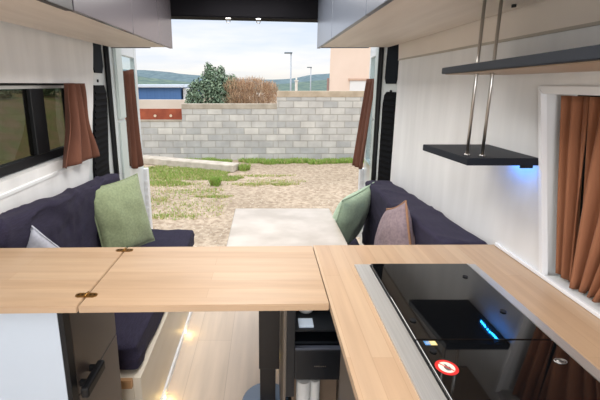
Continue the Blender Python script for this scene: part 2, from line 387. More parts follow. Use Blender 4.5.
# ------------------------------------------------------------------ curtains
def curtain(name, label, top, bot, n=64, folds=6, amp=.018, nrm=(1, 0, 0), m=M_curt, th=.004, rows=24, pinch=None, seed=0, bamp=1.0):
    """top / bot: (start, end) points; folds ripple along nrm and run down the cloth"""
    rnd = random.Random(seed); ph = [rnd.uniform(0, 6.28) for _ in range(3)]
    nv = Vector(nrm); T0, T1, B0, B1 = [Vector(p) for p in (*top, *bot)]
    b = MB(); g = []
    for r in range(rows + 1):
        v = r / rows; row = []
        for i in range(n + 1):
            u = i / n
            uu = u
            if pinch: uu = .5 + (u - .5) * (1 - pinch * math.sin(PI * v) ** 2)
            p = (T0.lerp(T1, uu)).lerp(B0.lerp(B1, uu), v)
            a = amp * (.75 + .5 * v * bamp)
            o = a * (math.sin(2 * PI * folds * u + ph[0] + .5 * math.sin(3 * v + ph[1])) + .35 * math.sin(2 * PI * folds * 1.7 * u + ph[2] + v))
            p = p + nv * o
            p.z += .006 * math.sin(2 * PI * folds * u + 1) * v
            row.append(b.bm.verts.new(p))
        g.append(row)
    for r in range(rows):
        for i in range(n):
            f = b.bm.faces.new([g[r][i], g[r][i + 1], g[r + 1][i + 1], g[r + 1][i]]); f.smooth = True
    base = B0.lerp(B1, .5)
    o = b.build(name, m, base=base, smooth=True)
    md = o.modifiers.new('thickness', 'SOLIDIFY'); md.thickness = th; md.offset = 0
    return tag(o, label, 'curtain')
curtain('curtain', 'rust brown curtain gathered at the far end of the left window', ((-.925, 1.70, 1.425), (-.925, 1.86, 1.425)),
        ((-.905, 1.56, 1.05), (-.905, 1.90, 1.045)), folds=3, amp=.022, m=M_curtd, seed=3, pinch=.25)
curtain('curtain', 'rust brown curtain panel nearest the shelf in the right window', ((.81, .91, 1.39), (.81, .995, 1.39)),
        ((.795, .845, .918), (.795, .89, .918)), folds=2.2, amp=.010, seed=5)
curtain('curtain', 'wide rust brown curtain panel at the right edge, in front of the right window', ((.80, .55, 1.39), (.80, .90, 1.39)),
        ((.79, .735, .925), (.79, .84, .918)), folds=5, amp=.013, seed=9)
curtain('curtain', 'brown curtain hanging inside the open left rear door', ((-.995, 2.62, 1.51), (-.985, 2.78, 1.53)),
        ((-1.0, 2.64, .80), (-.98, 2.83, .79)), folds=2.6, amp=.016, m=M_curtd, seed=11)
curtain('curtain', 'brown curtain hanging inside the open right rear door', ((.78, 2.62, 1.46), (.785, 2.82, 1.46)),
        ((.715, 2.62, .80), (.725, 2.86, .78)), folds=2.6, amp=.016, m=M_curtd, seed=12)

# ------------------------------------------------------------------ overhead lockers
def locker(s, xi, xwall, seams, yend, lab, m, near):
    root = thing('overhead_locker', lab, 'cabinet', ((xi + xwall) / 2, 1.8, 1.64))
    xa, xb = sorted((xi, xwall))
    b = MB(); b.box(xa, xb, .1, yend - .004, 1.64, 1.655, bev=.002)
    b.build('underside_panel', M_ply_tan, root)
    b = MB(); b.box(xa + .02, xb - .16, near, yend - .02, 1.6555, 1.94); b.build('carcass', M_lam, root)
    ed = [near] + seams + [yend]
    x0, x1 = sorted((xi, xi + s * .018))
    for a, c in zip(ed, ed[1:]):
        b = MB(); b.box(x0, x1, a + .002, c - .002, 1.632, 1.945, bev=.0015); d = b.build('locker_door', m, root)
    b = MB(); b.box(xa + .0, xb - .12, yend - .003, yend + .012, 1.636, 1.94, bev=.001); b.build('end_panel', m, root)
    return root
# left locker: bays facing the aisle, black end nearest the camera
lk = locker(1, -.578, XL + .015, [1.62], 2.29, 'grey overhead locker above the left bench, two doors', M_lam, 1.13)
b = MB(); b.box(-.585, -.562, .5, 1.128, 1.63, 1.94, bev=.002); b.build('near_end_edge', M_blackm, lk)
rk = locker(-1, .333, XR - .015, [1.2, 1.80], 2.29, 'graphite overhead locker above the right bench and counter', M_lamR, .5)
b = MB(); b.box(.327, .331, 1.80, 1.815, 1.632, 1.637); b.build('catch', M_black, rk)
b = MB(); b.tube([(.70, 1.085, 1.6395), (.70, 1.085, 1.632)], .006, n=12); b.build('screw_cap', M_black, rk)

# ------------------------------------------------------------------ shelves on steel rods
root = thing('hanging_shelf', 'dark grey lower shelf hung on two steel rods beside the right window', 'shelf', (.66, 1.1, 1.2))
b = MB(); b.prism([(.564, .985, 1.198), (XR - .001, .985, 1.198), (XR - .001, 1.225, 1.198), (.541, 1.225, 1.198)], (0, 0, .021), bev=.0015); b.build('shelf_board', M_shelf, root)
b = MB()
b.box(.722, .744, .995, 1.095, 1.1945, 1.198); b.box(.715, .75, .988, .9915, 1.190, 1.1978)  # second box is a lip added to hide the dots from direct view
strip = b.build('light_strip', M_black, root)
for i, k in enumerate((0, 1, 2, 3, 4.6, 6, 7, 8, 9, 10)):
    y = 1.088 - k * .0086; dx = -.0025 if i in (3, 4, 5) else .0
    b = MB(); b.box(.7307 + dx, .7343 + dx, y - .0019, y + .0019, 1.1925, 1.1946, bev=.0006)
    b.build('blue_light', M_bluedot, strip)
root = thing('wall_shelf', 'long dark grey upper shelf along the right wall', 'shelf', (.62, .7, 1.45))
b = MB(); b.prism([(.562, 1.185, 1.452), (.436, .50, 1.452), (.40, .28, 1.452), (XR - .001, .28, 1.452), (XR - .001, 1.185, 1.452)], (0, 0, .019), bev=.0015)
b.build('shelf_board', M_shelf, root)
b = MB(); b.prism([(.57, 1.175, 1.4495), (.446, .50, 1.4495), (.41, .29, 1.4495), (XR - .002, .29, 1.4495), (XR - .002, 1.175, 1.4495)], (0, 0, .002))
b.build('underside_veneer', M_shelfu, root)
for (x, y, lab) in ((.584, 1.028, 'left of the two steel rods hanging the lower shelf'), (.619, 1.013, 'right of the two steel rods hanging the lower shelf')):
    b = MB(); b.tube([(x, y, 1.2195), (x, y, 1.639)], .0042, n=14); b.tube([(x, y, 1.2195), (x, y, 1.2235)], .0075, n=14)
    b.tube([(x, y, 1.473), (x, y, 1.477)], .007, n=14); b.tube([(x, y, 1.445), (x, y, 1.4492)], .007, n=14)
    tag(b.build('steel_rod', M_chrome, base=(x, y, 1.22)), lab, 'rod', 'steel rods through the shelves')

# ------------------------------------------------------------------ peninsula cabinet and worktops
root = thing('kitchen_cabinet', 'low kitchen cabinet with cool white end panel and dark drawers under the left worktop', 'cabinet', (-.72, .95, 0))
b = MB(); b.box(XL + .003, -.52, .815, 1.075, 0, .881); b.build('carcass', M_lamB, root)
b = MB(); b.box(XL + .003, -.513, .795, .8145, 0, .881, bev=.001); b.build('white_end_panel', M_panelwhite, root)
b = MB(); b.box(-.5125, -.500, .796, .822, 0, .881); b.build('corner_post', M_black, root)
for z0, z1 in ((.602, .877), (.31, .598), (.05, .306)):
    b = MB(); b.box(-.519, -.500, .825, 1.073, z0, z1, bev=.0015); d = b.build('drawer', M_lamB, root)
    b = MB(); z = z0 + .023
    b.box(-.4995, -.485, .832, .842, z - .004, z + .012); b.box(-.4995, -.485, .884, .894, z - .004, z + .012)
    b.box(-.486, -.464, .806, .912, z - .018, z + .014, bev=.006)
    if z0 > .3: b.build('handle', M_black, d)
    else: b.bm.free()

def top(name, lab, x0, x1, y0, y1, m, z0=.882, z1=.9):
    k = .017; b = MB(); b.prism([(x0, y0 + k * (x0 + .45), z0), (x1, y0 + k * (x1 + .45), z0), (x1, y1 + k * (x1 + .45), z0), (x0, y1 + k * (x0 + .45), z0)], (0, 0, z1 - z0), bev=.002)
    return tag(b.build(name, m, base=((x0 + x1) / 2, (y0 + y1) / 2, z0)), lab, 'worktop')
top('worktop', 'beech worktop left of the hinges, on the white-ended cabinet', XL + .002, -.4505, .775, 1.10, M_wood_x)
top('flap_worktop', 'beech flap worktop bridging from the hinges to the long counter', -.4475, .1555, .775, 1.10, M_wood_x)
# long counter with a cut out for the hob: built from four boards joined in one mesh
hx0, hx1, hy0, hy1 = .273, .604, .13, .962
b = MB()
bmn = MB()
o_ = [(.158, -.5), (XR - .001, -.5), (XR - .001, 1.118), (.158, 1.112)]; i_ = [(hx0, hy0), (hx1, hy0), (hx1, hy1), (hx0, hy1)]
for z, flip in ((.9, False), (.882, True)):
    ov = [bmn.bm.verts.new((x, y, z)) for x, y in o_]; iv = [bmn.bm.verts.new((x, y, z)) for x, y in i_]
    for k in range(4):
        f = [ov[k], ov[(k + 1) % 4], iv[(k + 1) % 4], iv[k]]
        bmn.bm.faces.new(f[::-1] if flip else f)
    if z == .9: to, ti = ov, iv
    else:
        for k in range(4):
            bmn.bm.faces.new([to[(k + 1) % 4], to[k], ov[k], ov[(k + 1) % 4]]); bmn.bm.faces.new([ti[k], ti[(k + 1) % 4], iv[(k + 1) % 4], iv[k]])
tag(bmn.build('counter_worktop', M_wood_y, base=(.46, .3, .872)), 'long beech counter worktop along the right wall, holding the hob', 'worktop')

# brass hinges: two leaf plates with a knuckle
def hinge(x, y, lab):
    root = thing('brass_hinge', lab, 'hinge', (x, y, .9005), 'brass hinges of the flap')
    for s in (-1, 1):
        b = MB(); pts = [(x + s * .003, y - .009, .9002), (x + s * .020, y - .009, .9002), (x + s * .027, y - .004, .9002), (x + s * .027, y + .004, .9002), (x + s * .020, y + .009, .9002), (x + s * .003, y + .009, .9002)]
        b.prism(pts, (0, 0, .0018)); lf = b.build('hinge_leaf', M_brass, root)
        for k in (.010, .020):
            b = MB(); b.disc((x + s * k, y, .9021), .003, .003, .0006, n=12); b.build('screw', M_brassd, lf)
    b = MB(); b.tube([(x, y - .010, .903), (x, y + .010, .903)], .0032, n=12); b.build('knuckle', M_brass, root)
hinge(-.449, 1.074, 'brass hinge at the far edge of the worktop joint')
hinge(-.449, .822, 'brass hinge at the near edge of the worktop joint')

# counter base, dark front facing the aisle
root = thing('counter_cabinet', 'dark cabinet base under the right counter', 'cabinet', (.47, .3, 0))
b = MB(); b.box(.20, XR - .003, -.5, .76, 0, .60); b.box(.20, .245, -.5, .76, .60, .881); b.build('carcass', M_lamB, root)
for ya, yb in ((-.48, .03), (.034, .40), (.404, .755)):
    b = MB(); b.box(.181, .1995, ya, yb, .05, .877, bev=.0015); b.build('door', M_lamB, root)

# ------------------------------------------------------------------ hob with glass lids
root = thing('gas_hob', 'black glass-lidded hob with brushed steel frame set in the right counter', 'hob', (.437, .55, .9))
b = MB()
def ring(b, o0, o1, p0, p1, i0, i1, j0, j1, za, zb, m=None):
    for bx in ((o0, i0, p0, p1), (i1, o1, p0, p1), (i0, i1, p0, j0), (i0, i1, j1, p1)):
        b.box(bx[0], bx[1], bx[2], bx[3], za, zb, m)
ring(b, .261, .614, .12, .972, .303, .585, .14, .966, .9002, .906)
b.box(.5855, .5885, .14, .966, .906, .912)
b.build('steel_frame', M_steel, root)
b = MB(); ring(b, .3035, .5848, .141, .9655, .306, .5838, .144, .963, .901, .9075); b.build('rubber_gasket', M_hobin, root)
for (ya, yb) in ((.6445, .963), (.149, .6430)):
    b = MB(); b.box(.3055, .5825, ya, yb, .9085, .9135, bev=.0018); lid = b.build('glass_lid', M_hob, root)
    for (x, y) in (((.538, .888), (.324, .704), (.542, .736)) if ya > .5 else ()):
        b = MB(); b.disc((x, y, .9137), .0065, .0065, .0022, n=20); b.build('lid_stud', M_black, lid)
    if ya < .5:
        for (x, y) in ((.326, .611),):
            b = MB(); b.disc((x, y, .9137), .0065, .0065, .0022, n=20); b.build('lid_stud', M_black, lid)
        b = MB()
        for rr in (.010, .0065):
            b.tube([(0.552 + rr * 1.1 * math.cos(a * PI / 12), .585 + rr * .62 * math.sin(a * PI / 12), .9142) for a in range(25)], .0009, n=6)
        b.tube([(.5455, .585, .9142), (.5585, .585, .9142)], .0008, n=6)
        b.build('oval_emblem', M_chrome, lid)
        # round warning sticker: red ring, pale field, grey flame mark
        b = MB(); cx, cy = .332, .570
        b.disc((cx, cy, .9136), .0205, .0185, .0003, M_red); b.disc((cx, cy, .9139), .0145, .013, .0002, M_stw)
        b.prism([(cx + dx, cy + dy, .9141) for dx, dy in ((-.005, -.004), (-.002, -.008), (.004, -.008), (.007, -.003), (.005, .002), (.003, .0), (.002, .006), (-.002, .009), (-.001, .004), (-.005, .002))], (0, 0, .0002), M_stg)
        b.tube([(cx - .010, cy + .009, .9142), (cx + .010, cy - .009, .9142)], .0009, M_red, n=6)
        b.build('warning_sticker', None, lid)
        b = MB(); b.box(.3185, .3295, .6275, .6395, .9136, .9139, M_stb); b.box(.3295, .3425, .6275, .6395, .9136, .9139, M_sty)
        for dx in (.3205, .3245): b.tube([(dx + .003 + .0016 * math.cos(a), .6335 + .0028 * math.sin(a), .9141) for a in [k * .5 + .6 for k in range(11)]], .0004, M_stw, n=6)
        for k in range(3): b.box(.3315, .3405, .6297 + k * .0033, .6307 + k * .0033, .9139, .9141, M_stw)
        b.build('rating_sticker', None, lid)

# ------------------------------------------------------------------ benches
def cushion_box(name, lab, x0, x1, y0, y1, z0, z1, m=M_navy, r=.03, seed=1, wr=.006, cat='cushion', slope=0):
    b = bmesh.new(); bmesh.ops.create_cube(b, size=1)
    for v in b.verts: v.co = Vector(((x0 + x1) / 2 + v.co.x * (x1 - x0), (y0 + y1) / 2 + v.co.y * (y1 - y0), (z0 + z1) / 2 + v.co.z * (z1 - z0)))
    bmesh.ops.bevel(b, geom=b.edges[:], offset=r, segments=4, affect='EDGES', profile=.5)
    # dice the box so that the cloth can wrinkle
    for ax, lo, hi, n in ((0, x0, x1, 10), (1, y0, y1, 64), (2, z0, z1, 24)):
        for k in range(1, n):
            c = lo + (hi - lo) * k / n; co = [0, 0, 0]; co[ax] = c; no = [0, 0, 0]; no[ax] = 1
            bmesh.ops.bisect_plane(b, geom=b.verts[:] + b.edges[:] + b.faces[:], plane_co=co, plane_no=no)
    b.normal_update()
    for v in b.verts:
        p = v.co
        n = noise.noise(Vector((p.x * 9 + seed, p.y * 5, p.z * 14))) + .5 * noise.noise(Vector((p.x * 22, p.y * 14 + seed, p.z * 26)))
        crease = 1 - abs(noise.noise(Vector((p.x * 5 + seed, p.y * 4.5 + p.z * 4, p.z * 15 - p.y * 3))) * 3)
        v.co = p + v.normal * (wr * (n - .5) + wr * 1.3 * max(0, crease) ** 3)
        v.co.z += slope * (p.y - y0) * (p.z - z0) / (z1 - z0)
    q = MB(); q.merge(b, None, True)
    return tag(q.build(name, m, base=((x0 + x1) / 2, (y0 + y1) / 2, z0), smooth=True), lab, cat)

# left bench base
root = thing('bench', 'cream panelled left bench base with low white kick trim', 'bench', (-.7, 1.7, 0))
b = MB(); b.box(XL + .002, -.50, 1.17, 2.32, 0, .335); b.build('base_panel', M_cream, root)
b = MB(); b.box(-.4995, -.460, 1.085, 2.32, 0, .034, bev=.003); b.build('kick_trim', M_white, root)
b = MB(); b.box(XL + .003, -.50, 1.155, 1.1695, .300, .335)
b.build('wood_lipping', mat('honey_wood_edge', rgb(176, 136, 96), .5), root)
b = MB(); b.box(-.4995, -.470, 1.172, 2.31, .0345, .334, bev=.001); b.build('front_panel', M_cream, root)
for y in (1.40, 1.85):
    b = MB(); b.tube([(-.4595, y, .018), (-.455, y, .018)], .008, n=14); b.build('floor_light', M_warm, root)
    pl = bpy.data.lights.new('floor_light_glow', 'POINT'); pl.energy = .07; pl.color = (1, .7, .25); pl.shadow_soft_size = .006
    po = bpy.data.objects.new('floor_light_glow', pl); COL.objects.link(po); po.location = (-.438, y, .022)
cushion_box('seat_cushion', 'navy seat cushion on the cream left bench', XL + .102, -.482, 1.19, 2.335, .339, .452, seed=2, r=.022, wr=.005)
cushion_box('back_cushion', 'long navy back cushion leaning on the left wall', XL + .016, -.855, 1.112, 2.08, .34, .982, seed=5, r=.022, wr=.010, slope=-.075)
# right bench base
root = thing('bench', 'right bench base partly hidden behind the table', 'bench', (.55, 1.7, 0))
b = MB(); b.box(.345, XR - .002, 1.52, 2.32, 0, .335); b.build('base_panel', M_cream, root)
b = MB(); b.box(.335, .3445, 1.52, 2.32, 0, .335, bev=.002); b.build('front_panel', M_cream, root)
cushion_box('seat_cushion', 'navy seat cushion on the right bench', .335, XR - .17, 1.12, 2.30, .339, .452, seed=8, r=.022, wr=.005)
cushion_box('back_cushion', 'long navy back cushion along the right wall', .598, XR - .010, 1.128, 2.10, .455, .903, seed=12, r=.02, wr=.0055, slope=-.045)

# loose pillows
MAUVE = [(.515, 1.60, .56), (.578, 1.22, .63), (.562, 1.38, .965), (.560, 1.58, .86)]
def pillow(name, lab, c, w, h, t, ex, ez, m, seed=0, fringe=None, corners=None, n=22):
    """c: centre; ex, ez: unit vectors along width and height"""
    if corners:
        bl, br, tr, tl = [Vector(p) for p in corners]; c = (bl + br + tr + tl) / 4
        ex = ((br - bl) + (tr - tl)); ez = ((tl - bl) + (tr - br)); w = ex.length / 2; h = ez.length / 2; tw = (bl + tr - br - tl) / 4
    else: tw = Vector((0, 0, 0))
    ex = Vector(ex).normalized(); ez = Vector(ez).normalized(); ny = ex.cross(ez).normalized(); c = Vector(c)
    b = MB(); sides = []
    for s in (1, -1):
        g = []
        for j in range(n + 1):
            row = []
            for i in range(n + 1):
                u = -1 + 2 * i / n; v = -1 + 2 * j / n
                prof = (max(0, 1 - abs(u) ** 2.4) * max(0, 1 - abs(v) ** 2.4)) ** .55
                pull = 1 - .07 * (1 - abs(u) ** 4 * 0) * (1 - u * u) * (abs(v) ** 3) ; pull2 = 1 - .07 * (1 - v * v) * (abs(u) ** 3)
                x = u * w / 2 * pull2; z = v * h / 2 * pull
                wr = .10 * noise.noise(Vector((u * 1.8 + seed, v * 1.8, s * 3.0))) + .045 * noise.noise(Vector((u * 4 + seed, v * 4, s)))
                y = s * t / 2 * prof * (1 + 2.2 * wr)
                row.append(b.bm.verts.new(c + ex * x + ez * z + ny * y + tw * (u * v)))
            g.append(row)
        for j in range(n):
            for i in range(n):
                q = [g[j][i], g[j][i + 1], g[j + 1][i + 1], g[j + 1][i]]
                f = b.bm.faces.new(q if s > 0 else q[::-1]); f.smooth = True
        sides.append(g)
    bmesh.ops.remove_doubles(b.bm, verts=b.bm.verts[:], dist=.0004)
    base = c - ez * (h / 2)
    o = b.build(name, m, base=base, smooth=True); tag(o, lab, 'cushion')
    f = MB(); pts = []
    for k in range(4 * 14 + 1):
        s_, q = divmod(k, 14); q = -1 + 2 * q / 14
        u, v = ((q, -1), (1, q), (-q, 1), (-1, -q), (-1, -1))[s_]
        x = u * w / 2 * (1 - .07 * (1 - v * v) * abs(u) ** 3); z = v * h / 2 * (1 - .07 * (1 - u * u) * abs(v) ** 3)
        pts.append(c + ex * x + ez * z + tw * (u * v))
    f.tube(pts, .0035 if not fringe else .005, n=8, cap=False)
    f.build('piping' if not fringe else 'fringe', fringe or m, o)
    return o
pillow('throw_cushion', 'sage green cushion leaning at the far end of the left bench', (-.778, 1.87, .712), .33, .41, .12,
       (.5, .86, .03), (-.2, .05, .98), M_green, seed=1)
pillow('throw_cushion', 'mint green cushion at the far end of the right bench', (.475, 1.94, .665), .36, .39, .13,
       (.66, .74, .06), (.20, -.20, .95), M_green2, seed=4)
pillow('throw_cushion', 'mauve cushion with tan fringe leaning on the right back cushion', (.52, 1.39, .72), .3, .38, .11,
       None, None, M_mauve, seed=7, fringe=M_trimf, corners=MAUVE)

pillow('throw_cushion', 'pale grey cushion tip showing behind the left worktop', (-.822, 1.24, .715), .26, .26, .09,
       (.70, .10, -.68), (.52, .10, .85), M_greyf, seed=9)

# ------------------------------------------------------------------ table
root = thing('dining_table', 'pale marbled table between the benches on a black pedestal', 'table', (.1, 1.55, 0))
b = MB(); b.box(-.172, .372, 1.24, 1.99, .692, .72, bev=.006, seg=3); b.build('tabletop', M_table, root)
b = MB(); b.box(-.026, .062, 1.34, 1.42, .22, .691, bev=.003); b.build('upper_leg', M_blackm, root)
b = MB(); b.box(-.022, .046, 1.348, 1.412, .012, .22, bev=.003); b.build('lower_leg', M_blackm, root)
b = MB(); n = 40
prof = [(.115, 0), (.118, .006), (.112, .012), (.03, .018), (.0, .018)]
rings = []
for r, z in prof[:-1]: rings.append([b.bm.verts.new((.012 + r * math.cos(2 * PI * k / n), 1.38 + r * math.sin(2 * PI * k / n), z)) for k in range(n)])
for a, c in zip(rings, rings[1:]):
    for k in range(n): b.bm.faces.new([a[k], a[(k + 1) % n], c[(k + 1) % n], c[k]])
b.bm.faces.new(rings[-1]); b.bm.faces.new(rings[0][::-1]); b.build('base_plate', M_bluegrey, root)

# ------------------------------------------------------------------ black drawer unit at the end of the right bench
root = thing('storage_unit', 'black open-topped storage unit with drawer beneath the flap', 'cabinet', (.2, 1.25, 0))
b = MB()
X0, X1, Y0, Y1 = .076, .318, 1.12, 1.90
b.box(X0, X0 + .030, Y0, Y1, .30, .66, bev=.001); b.box(X1 - .03, X1, Y0, Y1, 0, .66, bev=.001); b.box(X0 + .03, X1 - .03, Y1 - .015, Y1, .30, .66)
b.box(X0 + .03, X1 - .03, Y0 + .02, Y1 - .015, .505, .515)
b.box(X0 + .03, X1 - .03, Y0 + .025, Y1 - .015, .552, .560)
b.build('carcass', M_drawer, root)
b = MB(); b.box(X0 - .008, X0 - .0005, Y0 + .01, Y1, 0, .66); b.build('side_panel', mat('taupe_side', rgb(122, 112, 102), .5), root)
b = MB(); b.tube([(X0 - .0085, 1.66, .02), (X0 - .013, 1.66, .02)], .008, n=14); b.build('floor_light', M_warm, root)
pl = bpy.data.lights.new('floor_light_glow', 'POINT'); pl.energy = .07; pl.color = (1, .7, .25); pl.shadow_soft_size = .006
po = bpy.data.objects.new('floor_light_glow', pl); COL.objects.link(po); po.location = (X0 - .03, 1.66, .022)
b = MB(); b.box(X0 + .031, X1 - .031, Y0, Y0 + .10, .372, .497, bev=.003); dr = b.build('drawer', M_drawer, root)
b = MB(); b.box(X0 + .031, X1 - .031, Y0 - .002, Y0 + .015, .4975, .5045, bev=.001); b.build('drawer_rail', M_drawtop, dr)
b = MB()
for k in range(6): b.box(.176 + k * .0075, .1815 + k * .0075, Y0 - .0012, Y0 - .0001, .428, .432)
b.build('silver_lettering', M_chrome, dr)
b = MB(); b.box(X0 + .031, X1 - .031, Y0 + .12, Y1 - .02, 0, .36); b.build('lower_box', mat('beige_board', rgb(150, 128, 108), .6), root)
b = MB(); b.box(.122, .176, 1.152, 1.20, .5605, .568, bev=.002)
b.box(.128, .168, 1.157, 1.194, .568, .5686, bev=.0002)
tag(b.build('remote_control', M_device, base=(.149, 1.176, .5605)), 'small pale blue device on the storage unit shelf', 'remote')
b = MB(); n = 36; rings = []
for r_, z in ((.022, .5605), (.028, .563), (.040, .582), (.045, .600), (.043, .600), (.037, .584), (.02, .567)):
    rings.append([b.bm.verts.new((.158 + r_ * math.cos(2 * PI * k / n), 1.26 + r_ * math.sin(2 * PI * k / n), z)) for k in range(n)])
for a_, c_ in zip(rings, rings[1:]):
    for k in range(n): b.bm.faces.new([a_[k], a_[(k + 1) % n], c_[(k + 1) % n], c_[k]]).smooth = True
b.bm.faces.new(rings[-1]); b.bm.faces.new(rings[0][::-1])
tag(b.build('bowl', mat('white_ceramic', rgb(232, 230, 226), .25), base=(.158, 1.26, .5605)), 'white bowl at the back of the storage unit shelf', 'bowl')
# white roll of cloth under the drawer
b = MB()
b.tube([(.142, 1.145, .012), (.142, 1.145, .355)], .026, n=20); b.tube([(.186, 1.15, .012), (.186, 1.15, .35)], .018, n=18)
b.box(.112, .205, 1.12, 1.175, 0, .012, bev=.002)
tag(b.build('paper_roll', M_cloth, base=(.16, 1.15, 0), smooth=False), 'white rolls standing under the black drawer', 'roll')

# ------------------------------------------------------------------ outside: ground
def wmat(name, build):
    m = bpy.data.materials.new(name); m.use_nodes = True; build(m.node_tree, m.node_tree.nodes['Principled BSDF']); MATS[name] = m; return m
def ground_nodes(t, b):
    n = t.nodes.new; l = t.links.new
    tcn = n('ShaderNodeTexCoord')
    n1 = n('ShaderNodeTexNoise'); n1.inputs['Scale'].default_value = 14; n1.inputs['Detail'].default_value = 8; l(tcn.outputs['Object'], n1.inputs['Vector'])
    r1 = n('ShaderNodeValToRGB'); l(n1.outputs['Fac'], r1.inputs[0])
    r1.color_ramp.elements[0].position = .33; r1.color_ramp.elements[0].color = rgb(148, 130, 110)
    r1.color_ramp.elements[1].position = .62; r1.color_ramp.elements[1].color = rgb(188, 171, 150)
    nb = n('ShaderNodeTexNoise'); nb.inputs['Scale'].default_value = .5; nb.inputs['Detail'].default_value = 3; l(tcn.outputs['Object'], nb.inputs['Vector'])
    rb = n('ShaderNodeValToRGB'); l(nb.outputs['Fac'], rb.inputs[0])
    rb.color_ramp.elements[0].position = .4; rb.color_ramp.elements[0].color = (.86, .84, .8, 1)
    rb.color_ramp.elements[1].position = .6; rb.color_ramp.elements[1].color = (1.06, 1.03, 1.0, 1)
    mx = n('ShaderNodeMix'); mx.data_type = 'RGBA'; mx.blend_type = 'MULTIPLY'; mx.inputs[0].default_value = 1
    l(r1.outputs[0], mx.inputs[6]); l(rb.outputs[0], mx.inputs[7])
    l(mx.outputs[2], b.inputs['Base Color']); b.inputs['Roughness'].default_value = .95
    bp = n('ShaderNodeBump'); bp.inputs['Strength'].default_value = .6; bp.inputs['Distance'].default_value = .05
    l(n1.outputs['Fac'], bp.inputs['Height']); l(bp.outputs[0], b.inputs['Normal'])
M_ground = wmat('gravel_ground', ground_nodes)
GZ = -.55
b = MB(); b.poly([(-60, -20, GZ), (60, -20, GZ), (60, 60, GZ), (-60, 60, GZ)])
struct(b.build('ground', M_ground), 'beige gravel yard behind the van', 'ground')

# gravel stones on the yard
def scatter_stones():
    b = MB(); r = random.Random(3)
    for _ in range(3000):
        y = 3.4 + 6 * r.random() ** 1.4; x = r.uniform(-.36 * y - .4, .30 * y + .4)
        s = r.uniform(.006, .018); c = Vector((x, y, GZ + s * .2))
        ps = [c + Vector((s * math.cos(a + r.uniform(-.2, .2)), s * math.sin(a), 0)) * r.uniform(.7, 1.1) for a in (0, 1.26, 2.5, 3.77, 5.0)]
        tp = b.bm.verts.new(c + Vector((r.uniform(-.3, .3) * s, r.uniform(-.3, .3) * s, s * .55)))
        vs_ = [b.bm.verts.new(p) for p in ps]
        mi = b.mi((M_st1, M_st2)[r.random() < .5])
        for k in range(5): f = b.bm.faces.new([vs_[k], vs_[(k + 1) % 5], tp]); f.material_index = mi
    return b.build('gravel', None, base=(0, 6, GZ))
M_st1 = mat('stone_light', rgb(204, 188, 168), .9); M_st2 = mat('stone_dark', rgb(168, 148, 128), .9)
tag(scatter_stones(), 'loose beige gravel stones strewn over the yard', 'gravel', kind='stuff')

# grass: real blades in patches
M_gr = [mat('grass_bright', rgb(132, 166, 70), .8), mat('grass_mid', rgb(152, 164, 88), .8), mat('grass_dry', rgb(186, 176, 122), .85)]
def grass(label, spots, n, h, wts, seed, wid=.006):
    b = MB(); r = random.Random(seed)
    for _ in range(n):
        cx, cy, rx, ry = r.choice(spots)
        a = r.uniform(0, 2 * PI); q = math.sqrt(r.random()) * (1 + .25 * math.sin(3 * a + cx))
        x = cx + rx * q * math.cos(a); y = cy + ry * q * math.sin(a)
        hh = h * r.uniform(.5, 1.2); t = r.uniform(0, PI); dx, dy = math.cos(t) * wid, math.sin(t) * wid
        lx, ly = r.uniform(-.5, .5) * hh, r.uniform(-.5, .5) * hh
        m = r.choices(M_gr, wts)[0]
        mi = b.mi(m)
        p = [(x - dx, y - dy, GZ), (x + dx, y + dy, GZ), (x + dx * .6 + lx * .4, y + dy * .6 + ly * .4, GZ + hh * .6), (x + lx, y + ly, GZ + hh)]
        v = [b.bm.verts.new(c) for c in p]; f = b.bm.faces.new(v); f.material_index = mi
    return tag(b.build('grass', None, base=(0, 7, GZ)), label, 'grass', kind='stuff')
grass('bright green grass strip along the foot of the block wall', [(-2.0 + k * .42, 9.1 + .08 * math.sin(k * 2.1), .33, .16) for k in range(11) if k not in (3,)], 9000, .10, (6, 3, 1), 1, .008)
grass('green and yellow grass patch left in the yard', [(-2.4, 8.3, .75, .35), (-1.4, 7.9, .7, .25), (-2.6, 7.8, .8, .3), (-1.9, 7.55, .9, .22), (-.9, 7.45, .45, .16), (-1.4, 8.3, .5, .25), (-2.3, 7.1, .8, .2)], 12000, .055, (4, 5, 3), 2, .008)
grass('sparse dry grass over the middle of the yard', [(-1.9, 7.0, .8, .2), (-1.3, 6.5, .6, .18), (-.3, 7.0, .4, .12), (.0, 7.7, .6, .1), (-2.0, 6.0, .4, .12), (-1.5, 5.2, .6, .12), (-.9, 6.2, .35, .07), (.35, 7.0, .3, .08), (-2.3, 5.0, .5, .12), (-1.7, 6.6, 1.1, .5), (-2.0, 5.8, .9, .5), (-1.2, 5.6, .7, .4), (.2, 7.2, .6, .2)], 5200, .04, (2, 4, 5), 3, .007)
grass('small dark green tuft standing in the middle of the yard', [(-.98, 6.95, .09, .07)], 420, .17, (7, 3, 0), 4, .007)
grass('second grass tuft at the end of the low kerb', [(-.50, 8.25, .14, .1)], 420, .15, (6, 4, 1), 5, .007)

# low concrete kerb
b = MB(); b.box(-3.6, -.72, 8.0, 8.32, GZ, GZ + .17, bev=.02, rot=Matrix.Rotation(math.radians(-21), 3, 'Z'), piv=(-.72, 8.0, GZ))
tag(b.build('concrete_kerb', mat('old_concrete', rgb(178, 168, 152), .9, col2=rgb(202, 192, 178), ns=6), base=(-2, 8.4, GZ)), 'low concrete kerb in front of the block wall on the left', 'kerb')

